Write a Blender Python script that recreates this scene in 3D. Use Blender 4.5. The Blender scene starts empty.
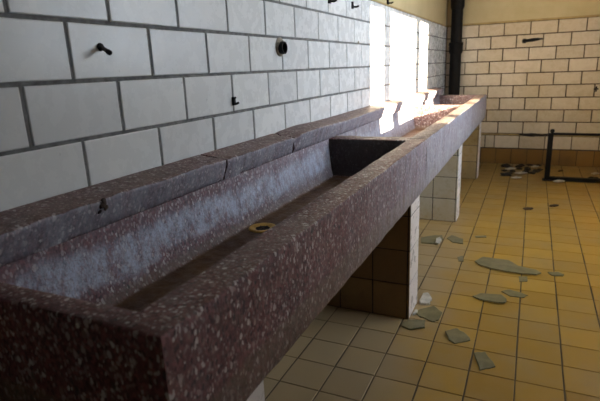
import bpy, bmesh, math, random
from mathutils import Vector, Matrix, noise

random.seed(7)
S = bpy.context.scene
COL = S.collection

# ------------------------------------------------------------------ camera
cam_d = bpy.data.cameras.new('camera')
cam = bpy.data.objects.new('camera', cam_d)
COL.objects.link(cam)
R_ = Vector((0.9076454, 0.4179319, -0.0388948))
U_ = Vector((-0.0751055, 0.2528791, 0.9645783))
F_ = Vector((-0.4129637, 0.8725738, -0.2609135))
M = Matrix((R_, U_, -F_)).transposed().to_4x4()
M.translation = Vector((1.07045, 0.56462, 1.32930))
cam.matrix_world = M
cam_d.sensor_width = 36.0
cam_d.sensor_fit = 'HORIZONTAL'
cam_d.lens = 491.04 * 36.0 / 600.0
cam_d.clip_start = 0.05
cam_d.dof.use_dof = True
cam_d.dof.focus_distance = 1.9
cam_d.dof.aperture_fstop = 5.0
S.camera = cam

# ------------------------------------------------------------------ light
S.view_settings.view_transform = 'Standard'
S.view_settings.look = 'None'
S.view_settings.exposure = -0.1
S.view_settings.gamma = 1.0
S.view_settings.use_curve_mapping = False
S.cycles.use_denoising = True
S.cycles.max_bounces = 10
S.cycles.diffuse_bounces = 6
S.cycles.sample_clamp_indirect = 6.0

W = bpy.data.worlds.new('sky')
S.world = W
W.use_nodes = True
bg = W.node_tree.nodes['Background']
# clear morning sky, brighter towards the low sun
wn, wl = W.node_tree.nodes, W.node_tree.links
wtc = wn.new('ShaderNodeTexCoord')
wdot = wn.new('ShaderNodeVectorMath')
wdot.operation = 'DOT_PRODUCT'
wdot.inputs[1].default_value = Vector((1.0, -0.5, 0.26)).normalized()
wl.new(wtc.outputs['Generated'], wdot.inputs[0])
wmr = wn.new('ShaderNodeMapRange')
wmr.interpolation_type = 'SMOOTHERSTEP'
wmr.inputs['From Min'].default_value = 0.35
wmr.inputs['From Max'].default_value = 1.0
wmr.inputs['To Min'].default_value = 11.0
wmr.inputs['To Max'].default_value = 16.0
wl.new(wdot.outputs['Value'], wmr.inputs['Value'])
bg.inputs[0].default_value = (0.77, 0.885, 1.03, 1)
wl.new(wmr.outputs[0], bg.inputs[1])

SUN_DIR = Vector((1.0, -0.5, 0.26)).normalized()      # towards the sun
sd = bpy.data.lights.new('sun', 'SUN')
sd.energy = 95.0
sd.angle = math.radians(0.5)
sd.color = (1.0, 0.80, 0.56)
so = bpy.data.objects.new('sun', sd)
so.rotation_euler = SUN_DIR.to_track_quat('Z', 'Y').to_euler()
so.location = (12, -4, 6)
COL.objects.link(so)

ROOM_X, ROOM_Y0, ROOM_Y1, ROOM_Z = 2.15, -2.6, 7.513, 3.0
WIN_Z0, WIN_Z1 = 1.350, 2.312
WINS = [(2.995, 3.39), (3.545, 4.555), (4.69, 5.15)]
pd = bpy.data.lights.new('window_daylight', 'AREA')
pd.shape = 'RECTANGLE'
pd.size = WINS[-1][1] - WINS[0][0] + 0.1
pd.size_y = WIN_Z1 - WIN_Z0 + 0.1
pd.cycles.is_portal = True
po = bpy.data.objects.new('window_daylight', pd)
po.location = (ROOM_X + 0.09, (WINS[0][0] + WINS[-1][1]) / 2, (WIN_Z0 + WIN_Z1) / 2)
po.rotation_euler = Vector((1, 0, 0)).to_track_quat('Z', 'Y').to_euler()
# long side of the lamp along y
po.rotation_euler = Matrix(((0, 0, 1), (1, 0, 0), (0, 1, 0))).to_euler()
COL.objects.link(po)


# ------------------------------------------------------------------ helpers
class NT:
    """tiny node-graph writer"""
    def __init__(self, name):
        self.m = bpy.data.materials.new(name)
        self.m.use_nodes = True
        self.t = self.m.node_tree
        self.b = self.t.nodes['Principled BSDF']
        self.out = self.t.nodes['Material Output']

    def n(self, kind, **kw):
        nd = self.t.nodes.new(kind)
        for k, v in kw.items():
            setattr(nd, k, v)
        return nd

    def link(self, a, b):
        self.t.links.new(a, b)

    def setin(self, sock, v):
        if hasattr(v, 'is_output'):
            self.link(v, sock)
        elif isinstance(v, (tuple, list)) and len(v) == 3 and sock.type == 'RGBA':
            sock.default_value = (*v, 1)
        else:
            sock.default_value = v

    def coord(self):
        return self.n('ShaderNodeTexCoord').outputs['Object']

    def noise(self, vec, scale, detail=4, rough=0.55, dist=0.0):
        nd = self.n('ShaderNodeTexNoise')
        self.link(vec, nd.inputs['Vector'])
        nd.inputs['Scale'].default_value = scale
        nd.inputs['Detail'].default_value = detail
        nd.inputs['Roughness'].default_value = rough
        nd.inputs['Distortion'].default_value = dist
        return nd.outputs['Fac']

    def voronoi(self, vec, scale):
        nd = self.n('ShaderNodeTexVoronoi')
        self.link(vec, nd.inputs['Vector'])
        nd.inputs['Scale'].default_value = scale
        return nd.outputs['Distance'], nd.outputs['Color']

    def ramp(self, v, lo, hi, a=0.0, b=1.0):
        nd = self.n('ShaderNodeMapRange')
        nd.interpolation_type = 'SMOOTHSTEP'
        self.setin(nd.inputs['Value'], v)
        self.setin(nd.inputs['From Min'], lo)
        self.setin(nd.inputs['From Max'], hi)
        nd.inputs['To Min'].default_value = a
        nd.inputs['To Max'].default_value = b
        return nd.outputs[0]

    def math(self, op, a, b=0.0):
        nd = self.n('ShaderNodeMath', operation=op)
        self.setin(nd.inputs[0], a)
        self.setin(nd.inputs[1], b)
        return nd.outputs[0]

    def mix(self, f, a, b):
        nd = self.n('ShaderNodeMix', data_type='RGBA')
        self.setin(nd.inputs[0], f)
        self.setin(nd.inputs[6], a)
        self.setin(nd.inputs[7], b)
        return nd.outputs[2]

    def sep(self, v):
        nd = self.n('ShaderNodeSeparateXYZ')
        self.link(v, nd.inputs[0])
        return nd.outputs

    def scale(self, v, s):
        nd = self.n('ShaderNodeMapping')
        self.link(v, nd.inputs[0])
        nd.inputs['Scale'].default_value = s
        return nd.outputs[0]

    def bump(self, h, strength, dist=0.01):
        nd = self.n('ShaderNodeBump')
        nd.inputs['Strength'].default_value = strength
        nd.inputs['Distance'].default_value = dist
        self.link(h, nd.inputs['Height'])
        self.link(nd.outputs[0], self.b.inputs['Normal'])

    def final(self, color, rough, metal=0.0, spec=0.5):
        self.setin(self.b.inputs['Base Color'], color)
        self.setin(self.b.inputs['Roughness'], rough)
        self.b.inputs['Metallic'].default_value = metal
        self.b.inputs['Specular IOR Level'].default_value = spec
        return self.m


def tile_mat(name, base, dark, dirt, dirt_amt, rough, speck=0.0, greyx=None, wave=0.0, spec=0.5, rearshade=None):
    g = NT(name)
    c = g.coord()
    at = g.n('ShaderNodeAttribute', attribute_name='tint')
    col = g.mix(at.outputs['Fac'], base, dark)
    big = g.noise(c, 2.3, 5, 0.6)
    mid = g.noise(c, 14, 5, 0.65)
    f = g.math('MULTIPLY', g.ramp(big, 0.42, 0.72), dirt_amt)
    f = g.math('ADD', f, g.math('MULTIPLY', g.ramp(mid, 0.52, 0.78), dirt_amt * 0.7))
    col = g.mix(g.math('MINIMUM', f, 1.0), col, dirt)
    if speck:
        d, vc = g.voronoi(c, 17)
        pick = g.ramp(g.sep(vc)[0], 0.88, 0.9)
        sp = g.math('MULTIPLY', g.ramp(d, 0.10, 0.0), pick)
        sp = g.math('MULTIPLY', sp, g.ramp(g.noise(c, 90, 2), 0.42, 0.55))
        col = g.mix(g.math('MULTIPLY', sp, speck), col, (0.06, 0.06, 0.06))
    if greyx:  # greyer towards the left wall, fading to the rear
        xyz = g.sep(c)
        k = g.ramp(g.math('ADD', xyz[0], g.math('MULTIPLY', g.math('SUBTRACT', g.noise(c, 3.1, 4), 0.5), 0.7)),
                   greyx[0], greyx[1], 1.0, 0.0)
        k = g.math('MULTIPLY', k, g.ramp(xyz[1], greyx[2], greyx[3], 1.0, 0.35))
        col = g.mix(g.math('MULTIPLY', k, greyx[4]), col, greyx[5])
    if rearshade:  # weaker light at the rear of the floor, painted into the tile colour
        y_ = g.sep(c)[1]
        k = g.ramp(g.math('ADD', y_, g.math('MULTIPLY', g.math('SUBTRACT', g.noise(c, 2.6, 5), 0.5), 3.0)), rearshade[0], rearshade[1])
        col = g.mix(g.math('MULTIPLY', k, rearshade[2]), col, rearshade[3])
    r = g.math('ADD', rough, g.math('MULTIPLY', g.math('SUBTRACT', mid, 0.5), 0.35))
    if wave:
        h = g.math('ADD', g.math('MULTIPLY', g.noise(c, 9, 2), 1.0), g.math('MULTIPLY', mid, 0.25))
        g.bump(h, wave, 0.006)
    return g.final(col, r, 0, spec)


def plain_mat(name, base, dark, nscale=8, rough=0.6, bump=0.0, metal=0.0, bs=40, spec=0.5):
    g = NT(name)
    c = g.coord()
    nz = g.noise(c, nscale, 6, 0.65)
    col = g.mix(g.ramp(nz, 0.35, 0.7), base, dark)
    if bump:
        g.bump(g.noise(c, bs, 5, 0.7), bump, 0.004)
    return g.final(col, rough, metal, spec)


def terrazzo_mat(name, matrix, lime=0.0, dust=0.6, frontpale=0.0, chips=1.0, enddark=0.0, dustcol=(0.085, 0.058, 0.042)):
    g = NT(name)
    c = g.coord()
    warp = g.n('ShaderNodeVectorMath', operation='ADD')
    nz = g.n('ShaderNodeTexNoise')
    g.link(c, nz.inputs['Vector'])
    nz.inputs['Scale'].default_value = 55
    sc = g.n('ShaderNodeVectorMath', operation='SCALE')
    g.link(nz.outputs['Color'], sc.inputs[0])
    sc.inputs['Scale'].default_value = 0.011
    g.link(c, warp.inputs[0])
    g.link(sc.outputs[0], warp.inputs[1])
    v = warp.outputs[0]
    col = g.mix(g.ramp(g.noise(c, 5, 5), 0.35, 0.7), matrix, tuple(x * 0.55 for x in matrix))
    col = g.mix(g.ramp(g.noise(c, 120, 3), 0.45, 0.7), col, tuple(min(1, x * 1.9) for x in matrix))

    def layer(col, scale, thr, rad, tones):
        d, vc = g.voronoi(v, scale)
        s = g.sep(vc)
        pick = g.ramp(s[0], thr, thr + 0.02)
        rr = g.math('MULTIPLY', g.math('ADD', g.math('MULTIPLY', s[1], 0.6), 0.4), rad)
        inside = g.ramp(g.math('SUBTRACT', rr, d), -0.02, 0.05)
        f = g.math('MULTIPLY', pick, inside)
        cr = g.n('ShaderNodeValToRGB')
        el = cr.color_ramp.elements
        el[0].color = (*tones[0], 1)
        el[1].color = (*tones[-1], 1)
        for i, t in enumerate(tones[1:-1]):
            e = el.new((i + 1) / (len(tones) - 1))
            e.color = (*t, 1)
        g.link(s[2], cr.inputs[0])
        return g.mix(g.math('MULTIPLY', f, chips), col, cr.outputs[0])
    v = g.scale(v, (1.0, 1.0, 0.62))
    # packed small aggregate: every cell a stone of its own, matrix between them
    d0, c0 = g.voronoi(v, 150)
    cr = g.n('ShaderNodeValToRGB')
    cr.color_ramp.interpolation = 'CONSTANT'
    tones = [(0.0, matrix), (0.30, tuple(x * 0.35 for x in matrix)), (0.46, tuple(x * 1.7 for x in matrix)),
             (0.64, (matrix[0] * 1.9, matrix[0] * 1.35, matrix[0] * 1.4)), (0.78, (0.34, 0.26, 0.26)), (0.92, (0.52, 0.45, 0.44))]
    el = cr.color_ramp.elements
    el[0].position, el[0].color = tones[0][0], (*tones[0][1], 1)
    el[1].position, el[1].color = tones[1][0], (*tones[1][1], 1)
    for ps, t in tones[2:]:
        e = el.new(ps)
        e.color = (*t, 1)
    g.link(g.sep(c0)[0], cr.inputs[0])
    col = g.mix(g.ramp(d0, 0.62, 0.42, 0.0, 0.9), col, cr.outputs[0])
    col = layer(col, 98, 0.58, 0.56, [(0.02, 0.016, 0.02), (0.30, 0.18, 0.17), (0.46, 0.40, 0.40), (0.66, 0.61, 0.60)])
    geo = g.n('ShaderNodeNewGeometry')
    nrm = g.sep(geo.outputs['Normal'])
    p = g.sep(c)
    # brown grime that lies on level surfaces
    if dust:
        up = g.ramp(nrm[2], 0.6, 0.95)
        up = g.math('MULTIPLY', up, g.ramp(g.noise(c, 7, 5, 0.7), 0.28, 0.6, 0.45, 1.0))
        col = g.mix(g.math('MULTIPLY', up, dust), col, dustcol)
    if lime:
        # limescale dried on the back slope of the basin, rust sludge on its floor
        onback = g.math('MULTIPLY', g.ramp(p[0], 0.17, 0.13), g.ramp(nrm[0], 0.25, 0.6))
        wob = g.math('MULTIPLY', g.math('SUBTRACT', g.noise(g.scale(c, (1.0, 0.7, 1.0)), 6, 4, 0.6), 0.5), 0.16)
        zz = g.math('ADD', p[2], wob)
        band = g.math('MULTIPLY', g.ramp(zz, 0.765, 0.82), g.ramp(zz, 0.935, 0.86))
        st = g.noise(g.scale(c, (1.0, 1.0, 0.5)), 26, 6, 0.8)
        k = g.math('MULTIPLY', onback, g.math('MULTIPLY', g.ramp(band, 0.0, 1.0, 0.10, 1.0), g.ramp(st, 0.36, 0.60, 0.15, 1.0)))
        k = g.math('MULTIPLY', k, g.ramp(g.noise(c, 170, 3, 0.7), 0.3, 0.6, 0.5, 1.0))
        col = g.mix(g.math('MULTIPLY', k, lime), col, (0.52, 0.60, 0.76))
        fl = g.math('MULTIPLY', g.ramp(nrm[2], 0.7, 0.95), g.ramp(p[2], 0.79, 0.765))
        rust = g.mix(g.ramp(g.noise(c, 9, 6, 0.7), 0.32, 0.68), (0.060, 0.024, 0.009), (0.12, 0.062, 0.022))
        rust = g.mix(g.math('MULTIPLY', g.ramp(g.noise(c, 150, 3), 0.55, 0.7), 0.5), rust, (0.20, 0.14, 0.08))
        col = g.mix(g.math('MULTIPLY', fl, 0.94), col, rust)
        edge = g.math('MULTIPLY', g.ramp(p[2], 0.785, 0.762), g.ramp(nrm[2], 0.95, 0.6))
        col = g.mix(g.math('MULTIPLY', edge, 0.45), col, (0.16, 0.12, 0.07))
    if enddark:
        # far end wall of the basin turned near black, hiding the chips
        sl = g.math('MULTIPLY', g.ramp(nrm[1], -0.6, -0.85), g.ramp(p[1], 2.9, 2.95))
        sl = g.math('MULTIPLY', sl, g.ramp(g.noise(c, 9, 5, 0.7), 0.2, 0.5, 0.75, 1.0))
        col = g.mix(g.math('MULTIPLY', sl, enddark), col, (0.030, 0.026, 0.024))
    if frontpale:  # patchy blue-grey on front faces; on the capping stones it is limescale
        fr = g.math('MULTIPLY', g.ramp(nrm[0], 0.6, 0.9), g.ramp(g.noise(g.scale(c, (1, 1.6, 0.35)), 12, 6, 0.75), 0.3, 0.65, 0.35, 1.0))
        if enddark:
            # blue-grey grows stronger towards the far end of this sink
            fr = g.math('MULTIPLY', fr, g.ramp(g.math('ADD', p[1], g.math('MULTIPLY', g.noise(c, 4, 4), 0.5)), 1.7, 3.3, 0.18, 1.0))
        col = g.mix(g.math('MULTIPLY', fr, frontpale), col, (0.42, 0.45, 0.53))
    g.bump(g.math('ADD', g.noise(c, 60, 5, 0.7), g.math('MULTIPLY', g.noise(c, 12, 4), 1.2)), 0.55, 0.006)
    r = g.ramp(g.noise(c, 30, 4), 0.3, 0.7, 0.45, 0.72)
    return g.final(col, r, 0, 0.4)


MT = {}
MT['white_tile'] = tile_mat('white_tile', (0.74, 0.75, 0.74), (0.66, 0.67, 0.67), (0.50, 0.48, 0.44), 0.05, 0.27, 0.35, None, 0.02, 0.3)
MT['mortar_grey'] = plain_mat('grey_mortar', (0.20, 0.20, 0.195), (0.10, 0.095, 0.09), 30, 0.9, 0.5)
MT['cream_tile'] = tile_mat('cream_tile', (0.66, 0.56, 0.42), (0.55, 0.45, 0.31), (0.36, 0.26, 0.13), 0.30, 0.28, 0.25)
MT['mortar_brown'] = plain_mat('brown_mortar', (0.10, 0.065, 0.035), (0.05, 0.032, 0.018), 25, 0.9, 0.4)
MT['ochre_strip'] = plain_mat('ochre_render', (0.42, 0.30, 0.12), (0.28, 0.19, 0.08), 10, 0.85, 0.4)
MT['plaster'] = plain_mat('beige_paint', (0.54, 0.44, 0.25), (0.46, 0.37, 0.19), 1.7, 0.7, 0.12)
MT['floor_tile'] = tile_mat('ochre_floor_tile', (0.435, 0.255, 0.040), (0.35, 0.195, 0.026), (0.33, 0.235, 0.11), 0.5, 0.42, 0.0,
                            (0.45, 0.95, 3.2, 5.5, 0.62, (0.33, 0.275, 0.20)), 0.0, 0.22, (4.6, 7.4, 0.6, (0.14, 0.085, 0.022)))
MT['plinth_tile'] = tile_mat('ochre_plinth_tile', (0.28, 0.155, 0.040), (0.22, 0.115, 0.026), (0.13, 0.075, 0.03), 0.5, 0.35)
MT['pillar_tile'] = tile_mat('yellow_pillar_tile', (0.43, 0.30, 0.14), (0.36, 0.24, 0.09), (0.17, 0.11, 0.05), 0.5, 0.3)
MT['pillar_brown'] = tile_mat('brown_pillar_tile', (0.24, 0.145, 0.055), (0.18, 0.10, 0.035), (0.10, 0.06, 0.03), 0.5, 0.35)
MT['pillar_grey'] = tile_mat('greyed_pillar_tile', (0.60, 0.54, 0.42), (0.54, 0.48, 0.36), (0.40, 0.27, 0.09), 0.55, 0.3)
MT['pillar_front'] = tile_mat('pale_pillar_tile', (0.84, 0.79, 0.78), (0.76, 0.70, 0.67), (0.50, 0.40, 0.28), 0.16, 0.3)
MT['mortar_floor'] = plain_mat('floor_joint', (0.11, 0.075, 0.035), (0.05, 0.034, 0.018), 6, 0.9, 0.3)
MT['mortar_dark'] = plain_mat('dark_joint', (0.07, 0.05, 0.035), (0.035, 0.025, 0.02), 25, 0.9, 0.3)
MT['terrazzo_near'] = terrazzo_mat('red_terrazzo', (0.135, 0.050, 0.052), lime=0.9, dust=0.42, frontpale=0.5, enddark=0.93, dustcol=(0.10, 0.07, 0.052))
MT['terrazzo_far'] = terrazzo_mat('pale_terrazzo', (0.13, 0.075, 0.07), lime=0.55, dust=0.6, frontpale=0.6, dustcol=(0.24, 0.19, 0.15))
MT['terrazzo_cap'] = terrazzo_mat('purple_terrazzo', (0.125, 0.064, 0.070), dust=0.5, frontpale=0.6, dustcol=(0.19, 0.14, 0.11))
MT['black_iron'] = plain_mat('black_iron', (0.006, 0.0055, 0.005), (0.012, 0.009, 0.007), 12, 0.6, 0.25, spec=0.15)
MT['rust_iron'] = plain_mat('rusty_iron', (0.05, 0.032, 0.022), (0.018, 0.014, 0.012), 40, 0.7, 0.5)
MT['brass'] = plain_mat('tarnished_brass', (0.66, 0.42, 0.09), (0.42, 0.24, 0.05), 30, 0.4, 0.3, 0.35)
MT['dark_hole'] = plain_mat('dark_cavity', (0.008, 0.007, 0.006), (0.015, 0.012, 0.01), 20, 0.9)
MT['stone_grey'] = plain_mat('grey_mortar_collar', (0.34, 0.30, 0.24), (0.18, 0.15, 0.11), 40, 0.9, 0.6)
MT['paper'] = plain_mat('dirty_paper', (0.62, 0.58, 0.50), (0.42, 0.38, 0.30), 20, 0.8, 0.4)
MT['black_dirt'] = plain_mat('black_dirt', (0.018, 0.015, 0.012), (0.05, 0.035, 0.022), 20, 0.95, 0.8)
MT['leaf'] = plain_mat('dead_leaf', (0.06, 0.030, 0.015), (0.03, 0.016, 0.01), 30, 0.8, 0.4)
MT['frame_paint'] = plain_mat('window_paint', (0.55, 0.53, 0.48), (0.45, 0.42, 0.36), 12, 0.5)
MT['ceil'] = plain_mat('ceiling_paint', (0.55, 0.54, 0.52), (0.48, 0.47, 0.45), 2, 0.8)
MT['right_paint'] = plain_mat('grey_wall_paint', (0.45, 0.45, 0.44), (0.38, 0.38, 0.37), 2, 0.8)
MT['dim_wall'] = plain_mat('dim_wall_paint', (0.10, 0.085, 0.06), (0.07, 0.06, 0.04), 2, 0.8)


def shard_mat():
    g = NT('dusty_green_glass')
    c = g.coord()
    col = g.mix(g.ramp(g.noise(c, 18, 5, 0.7), 0.35, 0.7), (0.36, 0.30, 0.165), (0.24, 0.205, 0.11))
    g.final(col, 0.3)
    tr = g.n('ShaderNodeBsdfTransparent')
    tr.inputs[0].default_value = (0.86, 0.90, 0.80, 1)
    mx = g.n('ShaderNodeMixShader')
    mx.inputs[0].default_value = 0.55
    g.link(tr.outputs[0], mx.inputs[1])
    g.link(g.b.outputs[0], mx.inputs[2])
    g.link(mx.outputs[0], g.out.inputs['Surface'])
    return g.m


MT['shard'] = shard_mat()


def pane_mat():
    g = NT('window_glass')
    tr = g.n('ShaderNodeBsdfTransparent')
    gl = g.n('ShaderNodeBsdfGlossy')
    gl.inputs['Roughness'].default_value = 0.02
    mx = g.n('ShaderNodeMixShader')
    mx.inputs[0].default_value = 0.06
    g.link(tr.outputs[0], mx.inputs[1])
    g.link(gl.outputs[0], mx.inputs[2])
    g.link(mx.outputs[0], g.out.inputs['Surface'])
    return g.m


MT['pane'] = pane_mat()


class MB:
    """collects faces of one mesh"""
    def __init__(self):
        self.v, self.f, self.mi, self.t = [], [], [], []
        self.mats = []

    def slot(self, name):
        if name not in self.mats:
            self.mats.append(name)
        return self.mats.index(name)

    def face(self, pts, mat, tint=0.0):
        i = len(self.v)
        self.v += [tuple(p) for p in pts]
        self.f.append(tuple(range(i, i + len(pts))))
        self.mi.append(self.slot(mat))
        self.t.append(tint)

    def shape(self, verts, faces, mat, tint=0.0):
        i = len(self.v)
        self.v += [tuple(p) for p in verts]
        for f in faces:
            self.f.append(tuple(i + k for k in f))
            self.mi.append(self.slot(mat))
            self.t.append(tint)

    def box(self, a, b, mat):
        x0, y0, z0 = a
        x1, y1, z1 = b
        vs = [(x0, y0, z0), (x1, y0, z0), (x1, y1, z0), (x0, y1, z0), (x0, y0, z1), (x1, y0, z1), (x1, y1, z1), (x0, y1, z1)]
        self.shape(vs, [(0, 3, 2, 1), (4, 5, 6, 7), (0, 1, 5, 4), (1, 2, 6, 5), (2, 3, 7, 6), (3, 0, 4, 7)], mat)

    def lathe(self, base, axis, prof, mat, n=24, cap=True):
        """prof: (radius, height along axis)"""
        a = Vector(axis).normalized()
        q = Vector((0, 0, 1)).rotation_difference(a)
        vs, fs = [], []
        for r, h in prof:
            for k in range(n):
                t = 2 * math.pi * k / n
                vs.append(Vector(base) + q @ Vector((r * math.cos(t), r * math.sin(t), h)))
        for i in range(len(prof) - 1):
            for k in range(n):
                k2 = (k + 1) % n
                fs.append((i * n + k, i * n + k2, (i + 1) * n + k2, (i + 1) * n + k))
        if cap:
            fs.append(tuple(reversed(range(n))))
            m = (len(prof) - 1) * n
            fs.append(tuple(range(m, m + n)))
        self.shape(vs, fs, mat)

    def tube(self, pts, r, mat, n=12):
        pts = [Vector(p) for p in pts]
        vs, fs = [], []
        up = None
        for i, p in enumerate(pts):
            d = (pts[min(i + 1, len(pts) - 1)] - pts[max(i - 1, 0)]).normalized()
            if up is None:
                up = d.orthogonal().normalized()
            up = (up - d * up.dot(d)).normalized()
            s = d.cross(up)
            rr = r[i] if isinstance(r, (list, tuple)) else r
            for k in range(n):
                t = 2 * math.pi * k / n
                vs.append(p + up * rr * math.cos(t) + s * rr * math.sin(t))
        for i in range(len(pts) - 1):
            for k in range(n):
                k2 = (k + 1) % n
                fs.append((i * n + k, i * n + k2, (i + 1) * n + k2, (i + 1) * n + k))
        fs.append(tuple(reversed(range(n))))
        m = (len(pts) - 1) * n
        fs.append(tuple(range(m, m + n)))
        self.shape(vs, fs, mat)

    def tiles(self, o, u, v, nrm, rows, u0, u1, pitch, gap, mat, depth=0.004, bev=0.004, tilt=0.0006, rng=None, gapv=None):
        """rows: (v0, v1, phase).  Tiles stand proud of the joints by depth."""
        o, u, v, nrm = Vector(o), Vector(u), Vector(v), Vector(nrm)
        rng = rng or random
        gapv = gapv or gap
        for v0, v1, ph in rows:
            k = math.floor((u0 - ph) / pitch)
            while ph + k * pitch < u1 - 1e-6:
                a, b = max(u0, ph + k * pitch), min(u1, ph + (k + 1) * pitch)
                k += 1
                if b - a < gap * 1.5:
                    continue
                j = [rng.uniform(-0.0012, 0.0012) for _ in range(4)]
                a, b = a + gap / 2 + j[0], b - gap / 2 + j[1]
                c, d = v0 + gapv / 2 + j[2] * .6, v1 - gapv / 2 + j[3] * .6
                t = rng.random()
                q = [(a, c), (b, c), (b, d), (a, d)]
                qi = [(a + bev, c + bev), (b - bev, c + bev), (b - bev, d - bev), (a + bev, d - bev)]
                lo = [o + u * x + v * y - nrm * depth for x, y in q]
                hi = [o + u * x + v * y + nrm * rng.uniform(-tilt, 0) for x, y in qi]
                mid = [o + u * (x + (bev * .25 if i in (0, 3) else -bev * .25)) + v * (y + (bev * .25 if i < 2 else -bev * .25)) - nrm * depth * .45
                       for i, (x, y) in enumerate(q)]
                vs = lo + mid + hi
                fs = [(8, 9, 10, 11)]
                for i in range(4):
                    i2 = (i + 1) % 4
                    fs += [(i, i2, 4 + i2, 4 + i), (4 + i, 4 + i2, 8 + i2, 8 + i)]
                self.shape(vs, fs, mat, t)

    def build(self, name, parent=None, smooth=None, loc=None):
        me = bpy.data.meshes.new(name)
        me.from_pydata(self.v, [], self.f)
        for m in self.mats:
            me.materials.append(MT[m])
        me.polygons.foreach_set('material_index', self.mi)
        at = me.attributes.new('tint', 'FLOAT', 'FACE')
        at.data.foreach_set('value', self.t)
        bm = bmesh.new()
        bm.from_mesh(me)
        bmesh.ops.recalc_face_normals(bm, faces=bm.faces)
        bm.to_mesh(me)
        bm.free()
        if smooth is not None:
            for p in me.polygons:
                p.use_smooth = True
            me.set_sharp_from_angle(angle=math.radians(smooth))
        o = bpy.data.objects.new(name, me)
        COL.objects.link(o)
        if parent:
            o.parent = parent
            o.matrix_parent_inverse = Matrix.Translation(parent.location).inverted()
        return o


def tag(o, label, cat, group=None, kind=None):
    o['label'] = label
    o['category'] = cat
    if group:
        o['group'] = group
    if kind:
        o['kind'] = kind
    return o


def struct(o, label=None):
    o['kind'] = 'structure'
    if label:
        o['label'] = label
    return o


def thing(name, label, cat, loc, group=None):
    o = bpy.data.objects.new(name, None)
    o.location = loc
    o.empty_display_size = 0.1
    COL.objects.link(o)
    return tag(o, label, cat, group)


def centre_origin(o):
    """move a mesh object's origin to the foot of its bounds"""
    me = o.data
    xs = [v.co for v in me.vertices]
    c = Vector(((min(p.x for p in xs) + max(p.x for p in xs)) / 2, (min(p.y for p in xs) + max(p.y for p in xs)) / 2, min(p.z for p in xs)))
    me.transform(Matrix.Translation(-c))
    o.location = c
    return o


# ------------------------------------------------------------------ room shell
H = 0.1498          # course height, left wall
TOP = 1.767         # top of the tiled dado
X, Y, Z = Vector((1, 0, 0)), Vector((0, 1, 0)), Vector((0, 0, 1))

# floor
b = MB()
b.box((-0.05, ROOM_Y0 - .1, -0.08), (ROOM_X + .1, ROOM_Y1 + .1, -0.003), 'mortar_floor')
FP = 0.1885
rows = []
k = math.floor((ROOM_Y0 - 2.594) / FP)
while 2.594 + k * FP < ROOM_Y1:
    rows.append((2.594 + k * FP, 2.594 + (k + 1) * FP, 0.1531))
    k += 1
b.tiles((0, 0, 0), X, Y, Z, rows, 0.0, ROOM_X, FP, 0.0065, 'floor_tile', 0.003, 0.0022, 0.0007, None, 0.0042)
struct(b.build('floor'), 'ochre tiled floor')

# left wall
b = MB()
b.box((-0.12, ROOM_Y0 - .1, -0.05), (-0.0035, ROOM_Y1 + .1, TOP), 'mortar_grey')
b.box((-0.12, ROOM_Y0 - .1, TOP), (-0.006, ROOM_Y1 + .1, ROOM_Z + .05), 'plaster')
b.box((-0.0062, ROOM_Y0, TOP - 0.001), (0.001, ROOM_Y1, TOP + 0.010), 'ochre_strip')
rows = []
for n in range(12):
    z1 = TOP - n * H
    rows.append((max(0.0, z1 - H), z1, 0.0 if n % 2 == 0 else 0.15))
# courses: top row joints on whole numbers, alternate courses shifted by half a tile
b.tiles((0, 0, 0), Y, Z, X, rows, ROOM_Y0, ROOM_Y1, 0.3, 0.0105, 'white_tile', 0.0035, 0.003, 0.0009)
struct(b.build('wall_left'), 'white tiled wall behind the trough sinks')

# back wall
b = MB()
D = ROOM_Y1
b.box((-0.12, D + 0.0035, -0.05), (ROOM_X + .1, D + .12, TOP), 'mortar_brown')
b.box((-0.12, D + 0.006, TOP), (ROOM_X + .1, D + .12, ROOM_Z + .05), 'plaster')
b.box((0.0, D - .002, TOP), (ROOM_X, D + .008, TOP + 0.022), 'ochre_strip')
HB = 0.1525
rows = []
for n in range(9):
    z1 = TOP - n * HB
    rows.append((z1 - HB, z1, 0.394 if n % 2 == 0 else 0.244))
zb = TOP - 9 * HB
rb = random.Random(3)
b.tiles((0, D, 0), X, Z, -Y, rows, 0.0, ROOM_X, 0.3, 0.0115, 'cream_tile', 0.0045, 0.003, 0.0008, rb)
b.box((0.0, D - 0.003, zb - 0.022), (ROOM_X, D + 0.004, zb), 'ochre_strip')
b.tiles((0, D, 0), X, Z, -Y, [(0.203, zb - 0.024, 0.43)], 0.0, 0.66, 0.115, 0.010, 'cream_tile', 0.0035, 0.003, 0.0008, rb)
b.tiles((0, D, 0), X, Z, -Y, [(0.203, zb - 0.024, 0.66)], 0.66, ROOM_X, 0.3, 0.010, 'cream_tile', 0.0035, 0.003, 0.0008, rb)
struct(b.build('wall_back'), 'cream tiled back wall under beige paint')

b = MB()
b.box((0.0, D - 0.010, 0.0), (ROOM_X, D + 0.0035, 0.198), 'mortar_dark')
b.tiles((0, D - 0.0125, 0), X, Z, -Y, [(0.0, 0.198, 0.50)], 0.0, ROOM_X, 0.1885, 0.006, 'plinth_tile', 0.003, 0.003, 0.0006)
struct(b.build('baseboard_back'), 'ochre plinth tiles')

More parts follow.
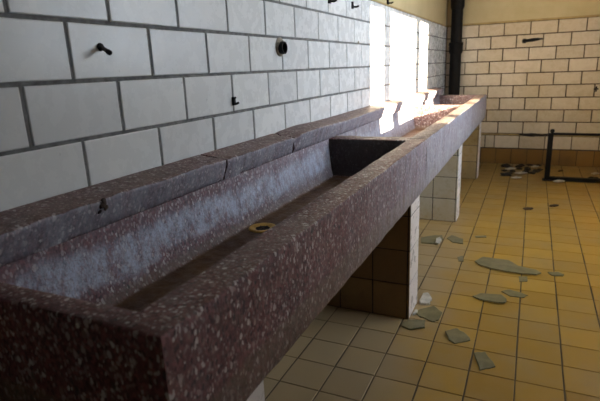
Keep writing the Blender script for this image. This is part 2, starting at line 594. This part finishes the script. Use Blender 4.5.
# right wall with three window openings (behind the viewer's right shoulder)
b = MB()
xo = ROOM_X + 0.07
b.box((ROOM_X, ROOM_Y0 - .1, -0.05), (xo, ROOM_Y1 + .1, WIN_Z0), 'right_paint')
b.box((ROOM_X, ROOM_Y0 - .1, WIN_Z1), (xo, ROOM_Y1 + .1, ROOM_Z + .05), 'right_paint')
ys = [ROOM_Y0 - .1] + [y for w in WINS for y in w] + [ROOM_Y1 + .1]
for i in range(0, len(ys), 2):
    b.box((ROOM_X, ys[i], WIN_Z0), (xo, ys[i + 1], WIN_Z1), 'right_paint')
struct(b.build('wall_right'), 'painted wall with windows')
for i, (y0, y1) in enumerate(WINS):
    b = MB()
    t = 0.012
    xa, xb = ROOM_X + 0.03, ROOM_X + 0.06
    b.box((xa, y0, WIN_Z0), (xb, y0 + t, WIN_Z1), 'frame_paint')
    b.box((xa, y1 - t, WIN_Z0), (xb, y1, WIN_Z1), 'frame_paint')
    b.box((xa, y0 + t, WIN_Z0), (xb, y1 - t, WIN_Z0 + t), 'frame_paint')
    b.box((xa, y0 + t, WIN_Z1 - t), (xb, y1 - t, WIN_Z1), 'frame_paint')
    w = struct(b.build('window_%d' % (i + 1)), 'window in the right wall')
    g = MB()
    g.box((ROOM_X + 0.043, y0 + t, WIN_Z0 + t), (ROOM_X + 0.047, y1 - t, WIN_Z1 - t), 'pane')
    g.build('pane', w)

b = MB()
b.box((-0.12, ROOM_Y0 - .1, -0.05), (ROOM_X + .1, ROOM_Y0, ROOM_Z + .05), 'dim_wall')
struct(b.build('wall_front'), 'dim wall behind the viewer')
b = MB()
b.box((-0.12, ROOM_Y0 - .1, ROOM_Z), (ROOM_X + .1, ROOM_Y1 + .12, ROOM_Z + .1), 'ceil')
struct(b.build('ceiling'), 'painted ceiling')


# ------------------------------------------------------------------ trough sinks
ZR, ZB, ZF = 0.95, 0.68, 0.745      # rim, underside, basin floor
XF = 0.597                          # front face


def jit(p, amp, sc, seed):
    q = Vector(p) * sc + Vector((seed, seed * 1.7, seed * .3))
    return Vector(p) + Vector((noise.noise(q), noise.noise(q + Vector((31, 7, 3))), noise.noise(q + Vector((5, 57, 9))))) * amp


def sink_mesh(y0, y1, e0, e1, mat, seed):
    """solid trough: lofted rings from the underside, over the rim, down to the basin floor"""
    nx, ny = 14, max(20, int((y1 - y0) / 0.03))

    def ring(xa, xb, ya, yb, z):
        pts = []
        for i in range(nx):
            pts.append((xa + (xb - xa) * i / nx, ya, z))
        for i in range(ny):
            pts.append((xb, ya + (yb - ya) * i / ny, z))
        for i in range(nx):
            pts.append((xb - (xb - xa) * i / nx, yb, z))
        for i in range(ny):
            pts.append((xa, yb - (yb - ya) * i / ny, z))
        return pts
    x0 = 0.004
    bx, fx = 0.080, 0.502            # inner edges at the rim
    spec = []
    spec += [(ring(x0 + .004, XF - .012, y0 + .008, y1 - .003, ZB), 0.0)]
    spec += [(ring(x0, XF - .004, y0 + .002, y1 - .001, ZB + .006), .002)]
    spec += [(ring(x0, XF, y0, y1, ZB + .02), .002)]
    for z in (.74, .79, .84, .89, .925):
        spec += [(ring(x0, XF, y0, y1, z), .0022)]
    spec += [(ring(x0, XF - .0005, y0 + .0005, y1 - .0005, ZR - .006), .0022)]
    spec += [(ring(x0, XF - .002, y0 + .002, y1 - .001, ZR - .0015), .0028)]
    spec += [(ring(x0, XF - .006, y0 + .006, y1 - .003, ZR), .0018)]
    spec += [(ring(bx - .02, fx + .035, y0 + e0 - .02, y1 - e1 + .02, ZR), .0012)]
    spec += [(ring(bx - .004, fx + .006, y0 + e0 - .005, y1 - e1 + .005, ZR - .0005), .0025)]
    spec += [(ring(bx, fx + .002, y0 + e0, y1 - e1, ZR - .005), .0022)]
    for t in (0.12, 0.28, 0.45, 0.6, 0.74, 0.86):
        z = ZR - .005 - (ZR - .005 - ZF) * t
        spec += [(ring(bx + .028 * t ** 2 + .004 * t, fx - .02 * t, y0 + e0 + .025 * t, y1 - e1 - .03 * t, z), .0028)]
    spec += [(ring(bx + .033, fx - .024, y0 + e0 + .029, y1 - e1 - .034, ZF + .010), .002)]
    spec += [(ring(bx + .038, fx - .030, y0 + e0 + .036, y1 - e1 - .042, ZF + .003), .0012)]
    spec += [(ring(bx + .048, fx - .042, y0 + e0 + .05, y1 - e1 - .056, ZF + .0005), .0006)]
    spec += [(ring(bx + .09, fx - .09, y0 + e0 + .1, y1 - e1 - .1, ZF), .0)]
    b = MB()
    N = 2 * (nx + ny)
    vs, fs = [], []
    for pts, amp in spec:
        for p in pts:
            q = jit(p, amp, 9.0, seed)
            q = jit(q, amp * .7, 38.0, seed + 4)
            if p[0] <= x0 + .005:
                q.x = p[0]
            if p[1] in (y0, y1):
                q.y = p[1]
            vs.append(q)
    for i in range(len(spec) - 1):
        for k in range(N):
            k2 = (k + 1) % N
            fs.append((i * N + k, i * N + k2, (i + 1) * N + k2, (i + 1) * N + k))
    fs.append(tuple(reversed(range(N))))
    m = (len(spec) - 1) * N
    fs.append(tuple(range(m, m + N)))
    b.shape(vs, fs, mat)
    return b


def make_drain(parent, cx, cy):
    d = MB()
    d.lathe((cx, cy, ZF - .001), Z, [(0.054, 0), (0.054, .004), (0.050, .0075), (0.042, .0075), (0.034, .004), (0.028, .0015), (0.027, .0012)], 'brass', 36, False)
    ro = d.build('drain_ring', parent, 40)
    ro['label'] = 'tarnished brass drain ring'
    h = MB()
    h.lathe((cx, cy, ZF - .001), Z, [(0.0275, 0), (0.0275, .0017)], 'dark_hole', 28)
    h.lathe((cx, cy, ZF), Z, [(0.006, 0), (0.006, .003), (.004, .004)], 'rust_iron', 10)
    for k in range(3):
        a = k * math.pi / 3 + .3
        dx, dy = math.cos(a) * .026, math.sin(a) * .026
        h.tube([(cx - dx, cy - dy, ZF + .0018), (cx + dx, cy + dy, ZF + .0018)], .0022, 'rust_iron', 6)
    h.build('drain_grate', ro, 40)


SEAM, SEAM2 = 3.115, 5.225
s1 = thing('trough_sink', 'near reddish terrazzo trough sink with brass drain and rusty floor', 'sink', (0.3, (1.06 + SEAM) / 2, ZB))
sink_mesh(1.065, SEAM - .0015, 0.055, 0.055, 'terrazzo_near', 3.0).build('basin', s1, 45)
make_drain(s1, 0.178, 2.11)
s2 = thing('trough_sink', 'middle pale terrazzo trough sink with sunlit back slope and divider', 'sink', (0.3, (SEAM + SEAM2) / 2, ZB))
sink_mesh(SEAM + .0015, SEAM2 - .0015, 0.06, 0.055, 'terrazzo_far', 8.0).build('basin', s2, 45)
make_drain(s2, 0.19, 3.9)
s3 = thing('trough_sink', 'farthest pale terrazzo trough sink ending before the black pipe', 'sink', (0.3, (SEAM2 + 6.69) / 2, ZB))
sink_mesh(SEAM2 + .0015, 6.69, 0.06, 0.07, 'terrazzo_far', 14.0).build('basin', s3, 45)
make_drain(s3, 0.19, 5.9)


def blob_mesh(mb, c, r, mat, seed, flat=1.0):
    bm = bmesh.new()
    bmesh.ops.create_icosphere(bm, subdivisions=2, radius=1.0)
    vs = []
    for v in bm.verts:
        n = 1 + .55 * noise.noise(v.co * 1.6 + Vector((seed, seed, 0))) + .3 * noise.noise(v.co * 4 + Vector((0, seed, seed)))
        vs.append(Vector(c) + Vector((v.co.x * r[0] * n, v.co.y * r[1] * n, max(v.co.z, -flat) * r[2] * n)))
    mb.shape(vs, [tuple(v.index for v in f.verts) for f in bm.faces], mat)
    bm.free()


# stone capping along the back rims
def cap(y0, y1, seed, label, chip0=0.0, chip1=0.0, bump=0.0):
    prof = [(.004, .9515), (.060, .9515), (.090, .9525), (.096, .956), (.103, .975), (.114, 1.005), (.1205, 1.023), (.1205, 1.028), (.117, 1.0315),
            (.090, 1.035), (.050, 1.039), (.022, 1.042), (.004, 1.043)]
    n = max(8, int((y1 - y0) / .018))
    np_ = len(prof)
    b = MB()
    vs, fs = [], []
    for i in range(n + 1):
        y = y0 + (y1 - y0) * i / n
        e0 = math.exp(-((y - y0) / .035) ** 2) * chip0
        e1 = math.exp(-((y1 - y) / .035) ** 2) * chip1
        hump = bump * math.exp(-((y - y0 - .22) / .16) ** 2)
        for j, (x, z) in enumerate(prof):
            p = Vector((x, y, z))
            fr = 1.0 if 3 <= j <= 10 else 0.15
            q = jit(p, .0042 * fr, 7, seed)
            q = jit(q, .0034 * fr, 27, seed + 2)
            q = jit(q, .0018 * fr, 80, seed + 5)
            if j >= 5:
                q.z -= (e0 + e1) * fr * (.6 + .5 * noise.noise(p * 30))
                q.x -= (e0 + e1) * .8 * fr
                q.z += hump
            q.x = max(q.x, .0035)
            if j < 3:
                q.z = z
            q.y = y + (q.y - y if 0 < i < n else noise.noise(p * 22) * .008 * (1 if j > 3 else .3))
            vs.append(q)
    for i in range(n):
        for j in range(np_):
            j2 = (j + 1) % np_
            fs.append((i * np_ + j, (i + 1) * np_ + j, (i + 1) * np_ + j2, i * np_ + j2))
    fs.append(tuple(range(np_)))
    fs.append(tuple(reversed(range(n * np_, (n + 1) * np_))))
    b.shape(vs, fs, 'terrazzo_cap')
    o = b.build('capping_stone', None, 50)
    centre_origin(o)
    return tag(o, label, 'ledge', 'capping stones along the back rim')


first_cap = cap(1.02, 1.990, 1.3, 'nearest terrazzo capping stone with rusty spot on back rim', 0, .004)
b = MB()
for k_, (dy, dz, r_) in enumerate(((0, 0, .011), (.012, -.010, .008), (-.006, -.016, .007), (.006, .006, .009))):
    blob_mesh(b, (.1165 - max(0, -dz) * .35, 1.425 + dy, 1.019 + dz), (.006, r_, r_), 'leaf', k_ * 4.0 + 1)
o_ = b.build('rust_spot', first_cap, 60)
o_['label'] = 'rusty spot'
cap(2.000, 2.560, 5.1, 'short terrazzo capping stone between two cracks above near basin', .004, .012)
cap(2.578, 4.30, 7.7, 'chipped terrazzo capping stone at far corner of near basin', .018, .006, .008)
cap(4.312, 5.52, 9.2, 'sunlit capping stone behind middle sink, between two sun stripes', .006, .02)
cap(5.56, 6.66, 12.4, 'farthest capping stone in corner near black pipe', .02, .004)


# tiled pillars carrying the sinks
def pillar(y0, y1, label, side):
    b = MB()
    xf = 0.560
    b.box((0.004, y0 + .003, 0.0), (xf - .003, y1 - .003, ZB - 0.001), 'mortar_dark')
    rows = [(k * .1885 + .012, min((k + 1) * .1885 + .012, ZB - .003), 0.0) for k in range(4)]
    rows = [(0.0, .012 + .1885, 0.0)] + rows[1:]
    rx = [(a, c, 0.358) for a, c, _ in rows]
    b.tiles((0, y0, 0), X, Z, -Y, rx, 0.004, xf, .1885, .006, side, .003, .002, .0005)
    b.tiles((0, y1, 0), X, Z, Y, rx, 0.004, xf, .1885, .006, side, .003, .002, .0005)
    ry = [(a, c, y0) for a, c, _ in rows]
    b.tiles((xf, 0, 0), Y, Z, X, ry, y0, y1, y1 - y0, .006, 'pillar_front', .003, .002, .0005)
    o = b.build('tiled_pillar')
    centre_origin(o)
    return tag(o, label, 'pillar', 'tiled pillars under the sinks')


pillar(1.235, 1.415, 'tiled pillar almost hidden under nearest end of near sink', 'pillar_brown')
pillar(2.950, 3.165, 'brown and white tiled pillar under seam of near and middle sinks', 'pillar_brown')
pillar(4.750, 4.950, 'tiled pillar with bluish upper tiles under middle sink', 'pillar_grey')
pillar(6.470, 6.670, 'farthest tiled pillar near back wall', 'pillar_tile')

# ------------------------------------------------------------------ pipe and rail
p = thing('drain_pipe', 'black cast iron pipe running up the far left corner', 'pipe', (0.135, 7.405, 0))
b = MB()
b.lathe((0.135, 7.405, 0.0), Z, [(.070, 0), (.070, 1.43), (.070, 2.0), (.070, 3.0)], 'black_iron', 32)
b.build('pipe_shaft', p, 40)
for z in (1.44, 1.98):
    b = MB()
    b.lathe((0.135, 7.405, z), Z, [(.071, -.02), (.082, 0), (.085, .02), (.085, .09), (.089, .095), (.089, .115), (.080, .125), (.071, .127)], 'black_iron', 32)
    b.build('pipe_collar', p, 40)

rl = thing('low_rail', 'low black iron rail standing on floor before back wall', 'rail', (1.29, 6.61, 0))
for px in (1.29, 2.06):
    b = MB()
    b.box((px - .026, 6.584, 0.0), (px + .026, 6.636, .525), 'black_iron')
    b.box((px - .045, 6.565, 0.0), (px + .045, 6.655, .012), 'black_iron')
    b.lathe((px + .012, 6.61, .525), Z, [(.014, 0), (.014, .012), (.021, .020), (.023, .032), (.017, .044), (.006, .048)], 'black_iron', 14)
    b.build('post', rl)
b = MB()
b.tube([(1.29, 6.61, .520), (2.06, 6.61, .520)], .014, 'black_iron', 14)
b.build('top_bar', rl, 40)
b = MB()
b.box((1.316, 6.585, 0.0), (2.034, 6.640, .042), 'black_iron')
b.build('floor_bar', rl)


# ------------------------------------------------------------------ fittings on the walls
def fit(name, label, cat, b, smooth=40):
    o = b.build(name, None, smooth)
    c = sum((v.co for v in o.data.vertices), Vector()) / len(o.data.vertices)
    o.data.transform(Matrix.Translation(-c))
    o.location = c
    return tag(o, label, cat)


t = thing('rusty_bolt', 'small rusty bolt sticking out of a white tile at upper left', 'bolt', (0.0, 1.602, 1.404))
b = MB()
b.lathe((0.0, 1.602, 1.404), X, [(.0085, -.001), (.011, .001), (.0095, .006), (.006, .007)], 'dark_hole', 14)
b.build('flange', t, 40)
b = MB()
b.tube([(.002, 1.603, 1.404), (.020, 1.599, 1.397), (.037, 1.594, 1.389)], .0055, 'rust_iron', 10)
b.tube([(.033, 1.595, 1.391), (.042, 1.593, 1.387)], .0072, 'black_iron', 10)
b.build('bolt_shank', t, 40)

t = thing('pipe_socket', 'round open pipe socket with mortar collar set in left wall', 'pipe socket', (0.0, 2.675, 1.425))
b = MB()
prof = [(.042, -.001), (.043, .003), (.036, .009), (.031, .014), (.027, .014), (.026, .004)]
b.lathe((0.0, 2.675, 1.425), X, prof, 'stone_grey', 24, False)
b.build('mortar_collar', t, 40)
b = MB()
b.lathe((0.0, 2.668, 1.420), X, [(.0275, 0), (.0275, .030), (.0225, .030), (.022, .010), (.021, .008)], 'black_iron', 24)
b.build('socket', t, 40)

t = thing('pipe_clip', 'small black pipe clip in a vertical joint of left wall', 'clip', (0.0, 2.245, 1.213))
b = MB()
b.box((-.002, 2.238, 1.196), (.010, 2.250, 1.228), 'black_iron')
b.build('plate', t)
b = MB()
b.tube([(.008, 2.244, 1.203), (.014, 2.250, 1.202), (.017, 2.258, 1.205)], .005, 'black_iron', 8)
b.tube([(.008, 2.244, 1.222), (.016, 2.240, 1.226)], .004, 'black_iron', 8)
b.build('hook', t, 40)

for i, (y, z, lab) in enumerate([(3.312, 1.690, 'black wall bracket nearest to viewer at top of left wall'),
                                  (3.706, 1.694, 'black wall bracket second along top of left wall'),
                                  (4.560, 1.795, 'wall bracket on painted strip above sun patches')]):
    t = thing('hook_bracket', lab, 'bracket', (0, y, z), 'brackets along the top of the left wall')
    b = MB()
    b.box((-.006, y - .012, z - .020), (.008, y + .012, z + .022), 'black_iron')
    b.build('plate', t)
    b = MB()
    b.tube([(.004, y + .004, z - .008), (.026, y + .010, z - .010), (.036, y + .022, z - .004)], .006, 'black_iron', 8)
    b.build('hook', t, 40)

for i, (y, z, lab) in enumerate([(4.37, 1.660, 'small plugged screw hole in first sunlit strip'), (4.98, 1.668, 'small plugged screw hole at left in wide sun patch'),
                                 (5.32, 1.664, 'small plugged screw hole at right in wide sun patch'), (3.83, 1.475, 'tiny screw hole in white tile left of sun patches'),
                                 (6.42, 1.62, 'screw hole beyond the last sun patch')]):
    b = MB()
    b.lathe((0.0, y, z), X, [(.012, -.001), (.012, .002), (.006, .0025), (.005, .001)], 'stone_grey', 12)
    o = fit('screw_plug', lab, 'wall plug', b)
    o['group'] = 'wall plugs'

# broken pipe end and stains on the back wall
t = thing('pipe_stub', 'broken dark pipe stub with bracket high on back wall', 'pipe stub', (1.02, D, 1.545))
b = MB()
b.lathe((0.935, D, 1.540), -Y, [(.030, -.001), (.030, .006), (.022, .010)], 'rust_iron', 16)
b.build('flange', t, 40)
b = MB()
b.tube([(.93, D - .012, 1.540), (.965, D - .030, 1.540), (1.03, D - .032, 1.546), (1.10, D - .030, 1.552)], [.016, .018, .020, .014], 'black_iron', 12)
b.tube([(1.09, D - .028, 1.552), (1.135, D - .012, 1.553)], .009, 'rust_iron', 8)
b.build('pipe_arm', t, 40)
b = MB()
b.box((1.735, D - .010, .938), (1.785, D + .001, .954), 'black_iron')
b.box((1.752, D - .012, .915), (1.768, D + .001, .978), 'black_iron')
o = fit('cross_plate', 'small dark iron cross plate on a joint of back wall at right edge', 'bracket', b)

# smear of black tar on the ochre strip: a raised lump
b = MB()
for dx, dz, rx, rz in ((0, 0, .07, .022), (.09, -.004, .06, .015), (-.09, .003, .06, .012), (.17, .002, .05, .009)):
    blob_mesh(b, (1.10 + dx, D - .003, zb - .011 + dz), (rx, .008, rz), 'black_dirt', dx * 50)
fit('tar_smear', 'black tar smear on ochre strip low on back wall', 'smear', b)


# ------------------------------------------------------------------ shards on the floor
def shard(pts, label, z=0.0, th=.006, tilt=(0, 0), mat='shard', group='dusty shards on the floor', name='shard', cat='shard', dome=0.0):
    cx = sum(p[0] for p in pts) / len(pts)
    cy = sum(p[1] for p in pts) / len(pts)
    rr = random.Random(int(cx * 1000 + cy * 77))
    # break the outline into slightly ragged edges
    out = []
    for i, p in enumerate(pts):
        q = pts[(i + 1) % len(pts)]
        out.append(p)
        for s in (.35, .7):
            out.append((p[0] + (q[0] - p[0]) * s + rr.uniform(-.004, .004), p[1] + (q[1] - p[1]) * s + rr.uniform(-.004, .004)))
    n = len(out)
    zs = [(p[0] - cx) * tilt[0] + (p[1] - cy) * tilt[1] for p in out]
    z0 = z - min(zs) + .0003
    vs, fs = [], []
    for lvl, ins in ((0, 0), (th * .8, 0), (th, .004)):
        for (px, py), dz in zip(out, zs):
            d = math.hypot(px - cx, py - cy)
            s = 1 - ins / max(d, .01)
            vs.append((cx + (px - cx) * s, cy + (py - cy) * s, z0 + dz + lvl))
    vs.append((cx, cy, z0 + dome))
    vs.append((cx, cy, z0 + th + dome))
    for L in (0, 1):
        for k in range(n):
            k2 = (k + 1) % n
            fs.append((L * n + k, L * n + k2, (L + 1) * n + k2, (L + 1) * n + k))
    for k in range(n):
        k2 = (k + 1) % n
        fs.append((k2, k, 3 * n))
        fs.append((2 * n + k, 2 * n + k2, 3 * n + 1))
    b = MB()
    b.shape(vs, fs, mat)
    o = b.build(name)
    centre_origin(o)
    return tag(o, label, cat, group)


shard([(0.364, 4.254), (0.432, 4.323), (0.507, 4.36), (0.53, 4.27), (0.498, 4.15), (0.387, 4.139)], 'grey shard on floor half hidden behind pillar under sink seam', th=.008)
shard([(0.48, 4.236), (0.504, 4.267), (0.528, 4.198), (0.52, 4.12), (0.492, 4.143)], 'crumpled white scrap lying on shard behind pillar', z=.0085, th=.012, tilt=(.1, 0), mat='paper',
      group='paper scraps', name='paper_scrap', cat='scrap')
shard([(0.551, 4.305), (0.575, 4.382), (0.672, 4.317), (0.684, 4.213), (0.607, 4.224)], 'grey shard on open floor just right of half hidden one', tilt=(.03, .02))
shard([(0.8, 3.891), (0.844, 3.996), (1.01, 3.986), (1.071, 3.9), (1.183, 3.858), (1.209, 3.82), (1.182, 3.772), (1.088, 3.761), (0.991, 3.77), (0.905, 3.792), (0.828, 3.835)],
      'longest pointed greenish shard in middle of floor', th=.007, tilt=(.0, -.03), dome=.008)
shard([(1.246, 3.86), (1.304, 3.881), (1.34, 3.853), (1.33, 3.821), (1.269, 3.813)], 'small shard right of longest shard tip')
shard([(0.843, 3.342), (0.883, 3.396), (0.997, 3.415), (1.025, 3.362), (1.021, 3.309), (0.979, 3.293), (0.904, 3.302)], 'pointed greenish shard lying nearer than the longest one', th=.008, tilt=(.02, -.05))
shard([(0.992, 3.470), (1.037, 3.512), (1.082, 3.495), (1.135, 3.465), (1.109, 3.424), (1.040, 3.420)], 'thin triangular shard touching pointed shard on its right', th=.005)
shard([(0.76, 2.874), (0.814, 2.92), (0.861, 2.887), (0.885, 2.846), (0.82, 2.79), (0.788, 2.809)], 'dark tilted shard alone in front of pillar heap', th=.007, tilt=(-.05, .08))
shard([(0.913, 2.729), (0.96, 2.758), (1.012, 2.662), (0.951, 2.608)], 'four sided shard nearest to viewer on ochre floor', th=.007, tilt=(-.04, .03))
shard([(0.535, 2.89), (0.562, 2.930), (0.648, 2.945), (0.659, 2.875), (0.59, 2.84), (0.547, 2.859)], 'pale shard at foot of pillar, nearest of heap', th=.009, tilt=(.06, .05))
shard([(0.572, 3.03), (0.595, 3.065), (0.66, 3.12), (0.716, 3.065), (0.709, 2.99), (0.681, 2.965), (0.609, 2.995)], 'broad greenish shard in heap at foot of pillar', th=.008, tilt=(.03, .09))
shard([(0.570, 3.17), (0.572, 3.27), (0.60, 3.285), (0.632, 3.22), (0.628, 3.150), (0.585, 3.135)], 'pale plaster crumb behind broad shard beside pillar', th=.016, mat='paper', name='plaster_crumb', cat='crumb', group='plaster crumbs')
shard([(0.746, 4.427), (0.828, 4.466), (0.832, 4.422), (0.757, 4.397)], 'thin far sliver lying beyond all other floor shards', th=.004)
shard([(0.679, 3.939), (0.714, 3.974), (0.73, 3.875), (0.696, 3.863)], 'small square shard left of longest shard', th=.004)
shard([(1.078, 3.731), (1.13, 3.75), (1.131, 3.671), (1.085, 3.649)], 'pale flat flake just under longest shard on a joint', th=.003)

shard([(0.568, 3.00), (0.569, 3.05), (0.582, 3.06), (0.590, 3.02)], 'narrow pale plaster crumb pressed against white pillar face', th=.014, mat='paper', name='plaster_crumb', cat='crumb', group='plaster crumbs')
# dead leaves
for x, y, lab in ((1.114, 5.34, 'brown dead leaf, left of two on bare floor'), (1.332, 5.511, 'brown dead leaf, right of two on bare floor'),
                  (1.45, 7.15, 'brown dead leaf close to back wall right of rail post')):
    a = random.uniform(0, 3)
    pts = []
    for k in range(8):
        t_ = k * math.pi / 4
        u, v = .045 * math.cos(t_), .020 * math.sin(t_)
        pts.append((x + u * math.cos(a * .3) - v * math.sin(a * .3), y + u * math.sin(a * .3) + v * math.cos(a * .3) * 1.8))
    shard(pts, lab, th=.006, tilt=(.05, .03), mat='leaf', group='dead leaves', name='leaf', cat='leaf', dome=.006)

# rubble heap by the back wall
rr = random.Random(11)
heap = []
tries = 0
SCR = [(0.90, 7.10), (0.975, 6.60), (1.17, 7.30), (1.02, 6.86)]
while len(heap) < 16 and tries < 4000:
    tries += 1
    x = 1.03 + rr.uniform(-.21, .20)
    y = 7.10 + rr.uniform(-.30, .30) + (x - 1.03) * .6
    r = rr.uniform(.024, .048)
    if y + r * 1.6 < D - .02 and all(math.hypot(x - a, y - c) > (r + q) * 1.55 for a, c, q in heap) \
            and all(math.hypot(x - a, y - c) > r * 1.55 + .062 for a, c in SCR):
        heap.append((x, y, r))
for k, (x, y, r) in enumerate(heap):
    b = MB()
    blob_mesh(b, (x, y, r * .30), (r * 1.35, r * 1.25, r * .6), 'black_dirt', k * 3.1, .35)
    o = b.build('dirt_clod', None, 60)
    centre_origin(o)
    o.location.z = 0.0
    tag(o, 'black clod in the rubble heap at foot of back wall', 'clod', 'clods in the rubble heap')
for k, (x, y, lab) in enumerate([(0.90, 7.10, 'pale scrap at left end of rubble heap'), (0.975, 6.60, 'pale scrap nearest to viewer below rubble heap'),
                                 (1.17, 7.30, 'pale scrap at right end of rubble heap'), (1.41, 6.52, 'white scrap at foot of black rail post'),
                                 (1.02, 6.86, 'pale scrap at front middle of rubble heap'), (1.80, 7.05, 'white scrap at right edge beyond floor bar')]):
    w = (.065, .05, .06, .06, .06, .05)[k]
    pts = [(x + w * c_ * rr.uniform(.7, 1.2), y + w * s_ * rr.uniform(.8, 1.5)) for c_, s_ in ((1, 0), (.4, .8), (-.5, .9), (-1, .1), (-.5, -.8), (.5, -.7))]
    shard(pts, lab, th=.010, tilt=(.1, -.1), mat='paper', group='paper scraps', name='paper_scrap', cat='scrap', dome=.012)
for k in range(7):
    x = 1.38 + k * .095 + rr.uniform(-.008, .008)
    y = 6.70 + rr.uniform(-.01, .04)
    b = MB()
    r = rr.uniform(.016, .026) if k != 4 else .036
    blob_mesh(b, (x, y, r * .3), (r * 1.4, r, r * .8), 'black_dirt', 60 + k * 2.3, .35)
    o = b.build('dirt_clod', None, 60)
    centre_origin(o)
    o.location.z = 0.0
    tag(o, 'black clod in the row behind the floor bar of the rail', 'clod', 'clods behind the floor bar')
